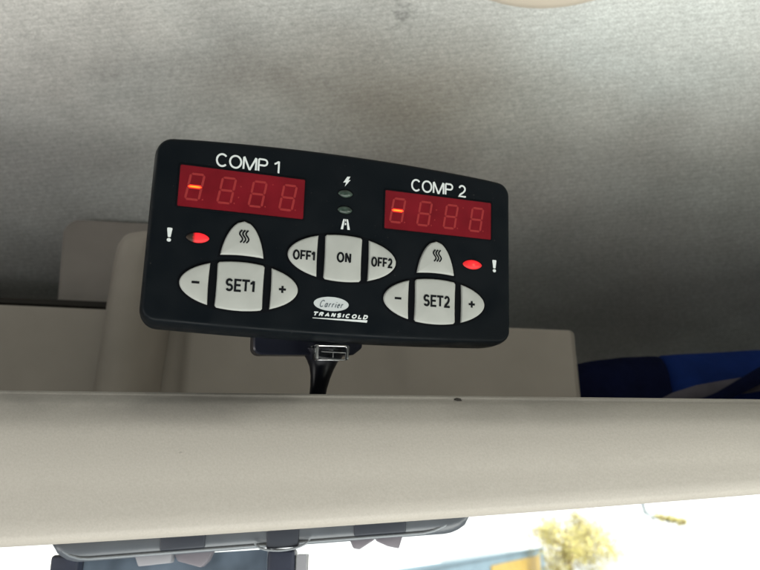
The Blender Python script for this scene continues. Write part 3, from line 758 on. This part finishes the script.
def half_key(cx, cy, a, b_, x_in, side):
    """the pointed side key of an oval cluster: from its flat inner edge to the oval's tip"""
    th0 = math.acos(x_in / a); pts = []
    for k in range(25):
        th = -th0 + 2 * th0 * k / 24; pts.append((cx + side * a * math.cos(th), cy + b_ * math.copysign(abs(math.sin(th)) ** 1.04, math.sin(th))))
    yi = [pts[0][1], pts[-1][1]]
    mid = [(cx + side * (x_in + .18 * math.sin(PI * k / 6)), yi[1] + (yi[0] - yi[1]) * k / 6) for k in range(1, 6)]
    pts = pts + mid
    # soften the two sharp corners
    return pts if side > 0 else pts[::-1]
def mid_key(cx, cy, a, b_, hw):
    pts = []
    f = lambda x: b_ * math.sqrt(max(0, 1 - (x / a) ** 2))
    q = .45
    c = [(cx - hw + q, f(hw - q)), (cx + hw - q, f(hw - q))]
    top = [(x, cy + f(x - cx)) for x in [cx - hw + q + (2 * hw - 2 * q) * k / 12 for k in range(13)]]
    bot = [(x, cy - f(x - cx)) for x in [cx + hw - q - (2 * hw - 2 * q) * k / 12 for k in range(13)]]
    rt = [(cx + hw - .12 * math.sin(PI * k / 8), cy + (f(hw) - q) * (1 - 2 * k / 8)) for k in range(9)]
    lf = [(cx - hw + .12 * math.sin(PI * k / 8), cy - (f(hw) - q) * (1 - 2 * k / 8)) for k in range(9)]
    return top + rt + bot + lf
def oval_shade(cx, cy, a, b_):
    bm = bmesh.new(); pl = [(cx + a * math.cos(t), cy + b_ * math.sin(t)) for t in [2 * PI * k / 64 for k in range(64)]]
    rr = [[(x * mm, y * mm, z * mm) for x, y in offset2d(pl, o)] for o, z in ((.75, .004), (.6, .012), (.2, .010))]
    loft(bm, rr, cap0=False); obj('key_shade', bm, M['frame_and_shade'], ctl, smooth=60)  # dark sheet on the face, painting the shadow round a key cluster
T = lambda s, x0, x1, yb, yt, st, gap=.2, sh=0: (lambda z: text_bm(s, x0 * mm, x1 * mm, yb * mm, yt * mm, st * mm, z, gap, sh))
def heat_mark(cx, cy):
    def f(z):
        bm = bmesh.new()
        for k in (-1, 0, 1):
            pts = [((cx + k * .95 + .50 * math.sin(v * 2 * PI * 1.1 - .3) + .1 * v) * mm, (cy - 2.0 + 4.0 * v) * mm) for v in [q / 16 for q in range(17)]]
            ribbon(bm, pts, .50 * mm, z)
        return bm
    return f
def heat_key(cx):
    pts = []; hw, yb, h = 6.55, -5.15, 11.1
    left, right = [], []
    for k in range(17):
        u = 1 - k / 16; q = 1 - u            # q: 0 at base → 1 at apex
        wdt = hw * (.62 * math.sqrt(max(0, 1 - q ** 1.9)) + .38 * (1 - q) ** .55) if q < 1 else 0
        left.append((cx - wdt, yb + h * q)); right.append((cx + wdt, yb + h * q))
    base = [(cx + hw - 2 * hw * k / 8, yb + .38 * math.sin(PI * k / 8)) for k in range(1, 8)]
    pl = left + right[-2::-1] + base
    return pl
def small_shade(pl, grow=.65):
    bm = bmesh.new(); rr = [[(x * mm, y * mm, z * mm) for x, y in offset2d(pl, o)] for o, z in ((grow + .12, .004), (grow, .012), (.1, .010))]
    loft(bm, rr, cap0=False); obj('key_shade', bm, M['frame_and_shade'], ctl, smooth=60)  # black outline painted as the shadow round a single key
RISE = .95
for cx, no in ((-32.05, '1'), (32.05, '2')):
    a, b_ = 17.9, 7.55; cy = -14.55
    oval_shade(cx, cy, a, b_)
    k = key('set_key', mid_key(cx, cy, a, b_, 7.12), RISE, T('SET' + no, cx - 4.45, cx + (4.4 if no == '1' else 5.0), -16.5, -12.5, .70, .05))
    k['label'] = 'large middle key marked SET' + no
    ks = key('minus_key', half_key(cx, cy, a, b_, 9.38, -1), RISE, T('-', cx - 14.75, cx - 11.75, -15.0, -14.1, .72))
    ks = key('plus_key', half_key(cx, cy, a, b_, 9.38, 1), RISE, T('+', cx + 11.5, cx + 14.4, -16.1, -13.2, .68))
    hp = heat_key(cx); small_shade(hp)
    key('heat_key', hp, RISE, heat_mark(cx + .15, .95))
oval_shade(0, -2.8, 17.9, 7.6)
key('on_key', mid_key(0, -2.8, 17.9, 7.6, 6.1), RISE, T('ON', -2.3, 2.5, -4.45, -.95, .66, .06))['label'] = 'middle key marked ON'
key('off_key', half_key(0, -2.8, 17.9, 7.6, 8.47, -1), RISE, T('OFF1', -16.45, -9.35, -4.85, -1.55, .60, .045))['label'] = 'left pointed key marked OFF1'
key('off_key', half_key(0, -2.8, 17.9, 7.6, 8.47, 1), RISE, T('OFF2', 9.25, 16.5, -4.85, -1.5, .60, .045))['label'] = 'right pointed key marked OFF2'

# ---- indicator lights: almond-shaped domed lenses
def led(cx, cy, a, b_, m, glow=None, label=None):
    bm = bmesh.new(); rg = []
    def ring(s_, z):
        out = []
        for k in range(40):
            t = 2 * PI * k / 40; c, s2 = math.cos(t), math.sin(t)
            out.append(((cx + a * s_ * math.copysign(abs(c) ** 1.0, c)) * mm, (cy + b_ * s_ * math.copysign(abs(s2) ** 1.25, s2)) * mm, z * mm))
        return out
    for s_, z in ((1.0, .01), (.97, .12), (.88, .30), (.72, .50), (.5, .66), (.28, .75), (.08, .78)): rg.append(ring(s_, z))
    loft(bm, rg, cap0=False)
    o = obj('indicator_light', bm, m, ctl, smooth=70)
    if glow:
        at = o.data.attributes.new('glow', 'FLOAT', 'POINT')
        for i, v in enumerate(o.data.vertices): at.data[i].value = glow((v.co.x / mm - cx) / a, (v.co.y / mm - cy) / b_)
    if label: o['label'] = label
    bm = bmesh.new(); pl = [(x / mm, y / mm) for x, y, _ in ring(1.0, 0)]
    rr = [[(x * mm, y * mm, z * mm) for x, y in pl2] for pl2, z in ((offset2d(pl, .38), .003), (offset2d(pl, .3), .010), (offset2d(pl, -.1), .008))]
    loft(bm, rr, cap0=False); obj('light_socket', bm, M['frame_and_shade'], o)
sm = lambda x: max(0, min(1, x)) ** 2 * (3 - 2 * max(0, min(1, x)))
led(-45.7, -.6, 3.45, 1.58, M['red_led'], lambda u, v: sm((u + .42) / .30) * (.60 + .24 * math.exp(-((u - .25) ** 2 + v * v * .4) * 5)), 'lit red light, grey at its left end')
led(45.6, -.7, 3.55, 1.62, M['red_led'], lambda u, v: .36 + .64 * math.exp(-((u - .05) ** 2 * 7 + (v + .1) ** 2 * 2.2)), 'lit red light, glowing all over')
led(-.05, 19.0, 2.45, 1.3, M['green_led'], label='upper unlit green light')
led(0.0, 13.45, 2.45, 1.3, M['green_led'], label='lower unlit green light')

# ---- printing on the face
PZ = .012 * mm
obj('printed_title', text_bm('COMP 1', -42.1 * mm, -22.1 * mm, 22.8 * mm, 27.3 * mm, .58 * mm, PZ, .05), M['white_ink'], ctl)['label'] = 'white title COMP 1'
obj('printed_title', text_bm('COMP 2', 22.7 * mm, 42.9 * mm, 22.8 * mm, 27.2 * mm, .58 * mm, PZ, .05), M['white_ink'], ctl)['label'] = 'white title COMP 2'
def bang(cx, cy):
    bm = bmesh.new()
    flat(bm, fillet([(cx - .42, cy - .75), (cx + .42, cy - .75), (cx + .80, cy + 2.15), (cx - .80, cy + 2.15)], [.15, .15, .3, .3], 3), .012)
    flat(bm, [(cx + .62 * math.cos(a), cy - 1.62 + .55 * math.sin(a)) for a in [2 * PI * k / 14 for k in range(14)]], .012)
    obj('printed_symbol', bm, M['white_ink'], ctl)['label'] = 'white exclamation mark'
bang(-54.0, -.45); bang(53.9, -.45)
bm = bmesh.new()
bolt = [(.35, 26.9 - 2.0), (1.35, 25.0), (.75, 23.75), (1.45, 23.85), (-.35, 21.45), (-.05, 22.85), (-.95, 22.75)]
flat(bm, bolt, .012); obj('printed_symbol', bm, M['white_ink'], ctl)['label'] = 'white lightning bolt'
bm = bmesh.new(); cy = 8.65
flat(bm, [(-1.55, cy - 1.75), (-.72, cy - 1.75), (-.30, cy + 1.75), (-.78, cy + 1.75)], .012)
flat(bm, [(1.55, cy - 1.75), (.72, cy - 1.75), (.30, cy + 1.75), (.78, cy + 1.75)][::-1], .012)
for y0, y1, wd in ((.95, 1.75, .17), (-.25, .5, .22)):
    flat(bm, [(-wd, cy + y0), (wd, cy + y0), (wd * .9, cy + y1), (-wd * .9, cy + y1)], .014)
bmesh.ops.translate(bm, verts=bm.verts, vec=(.4 * mm, 0, 0))
obj('printed_symbol', bm, M['white_ink'], ctl)['label'] = 'white road symbol'
bm = bmesh.new(); flat(bm, [(-3.1 + 5.7 * math.cos(a), -17.9 + 2.27 * math.sin(a)) for a in [2 * PI * k / 48 for k in range(48)]], .010, .03)
bd = obj('logo_badge', bm, M['badge'], ctl)
obj('badge_lettering', text_bm('Carrier', -7.1 * mm, 1.2 * mm, -19.1 * mm, -16.75 * mm, .27 * mm, .045 * mm, .10, .32), M['grey_ink'], bd)
obj('printed_name', text_bm('TRANSICOLD', -8.95 * mm, 9.2 * mm, -22.1 * mm, -20.65 * mm, .40 * mm, PZ, .36, .32), M['white_ink'], ctl)
bm = bmesh.new(); flat(bm, [(-9.0, -22.80), (-8.9, -22.62), (9.05, -22.32), (8.85, -23.10)], .012); obj('printed_underline', bm, M['white_ink'], ctl)

# ---- bracket, arm and clear clip behind and below the housing
bm = bmesh.new()
pl = fillet([(-25.4, -24), (-25.0, -34.2), (9.0, -32.6), (12.0, -30.0), (12.0, -24)], [1, 2.6, 2.0, 1.5, 1], 5)
rr = [[(x * mm, y * mm, z * mm) for x, y in offset2d(pl, o)] for o, z in ((-.6, -16.0), (0, -16.6), (0, -25.5), (-.6, -26.2))]
loft(bm, rr); obj('mounting_bracket', bm, M['cable'], ctl, smooth=40)
bm = bmesh.new()
ax = [(-1.0, -31.0, 7.6), (-1.0, -33.0, 6.7), (-1.05, -35.0, 5.4), (-1.15, -37.5, 4.25), (-1.45, -40.5, 3.45), (-1.8, -44, 2.95), (-2.1, -48, 2.8), (-2.3, -58, 2.8), (-2.4, -66, 3.2), (-2.4, -69, 6.5), (-2.4, -70, 7.0)]
tube(bm, [(x * mm, y * mm, -19.5 * mm - max(0, -y - 40) * .10 * mm) for x, y, r in ax], [r * mm for x, y, r in ax], 20, .75)
obj('mounting_arm', bm, M['cable'], ctl, smooth=60)
bm = bmesh.new()
flatb = [(-6.0, -30.3), (5.6, -30.0), (5.3, -34.9), (-5.6, -35.3)]
rr = [[(x * mm, y * mm, z * mm) for x, y in offset2d(fillet(flatb, .5, 3), o)] for o, z in ((-.3, -8.0), (0, -8.4), (0, -13.6), (-.3, -14.0))]
loft(bm, rr); cl = obj('clear_clip', bm, M['clear'], ctl, smooth=40)
for x0, x1, y0, y1, m_ in ((-5.7, -4.9, -35.0, -30.3, M['clip_edge']), (4.5, 5.1, -34.6, -30.2, M['clip_shade']), (-4.0, 4.2, -32.75, -32.45, M['clip_edge']), (-4.0, 4.2, -35.0, -34.7, M['clip_shade']), (-.2, .1, -34.4, -32.8, M['clip_edge'])):
    bm = bmesh.new(); box(bm, (x0 * mm, y0 * mm, -8.0 * mm), (x1 * mm, y1 * mm, -7.55 * mm)); bevel(bm, .00012, 2); obj('clip_rim', bm, m_, cl, smooth=40)
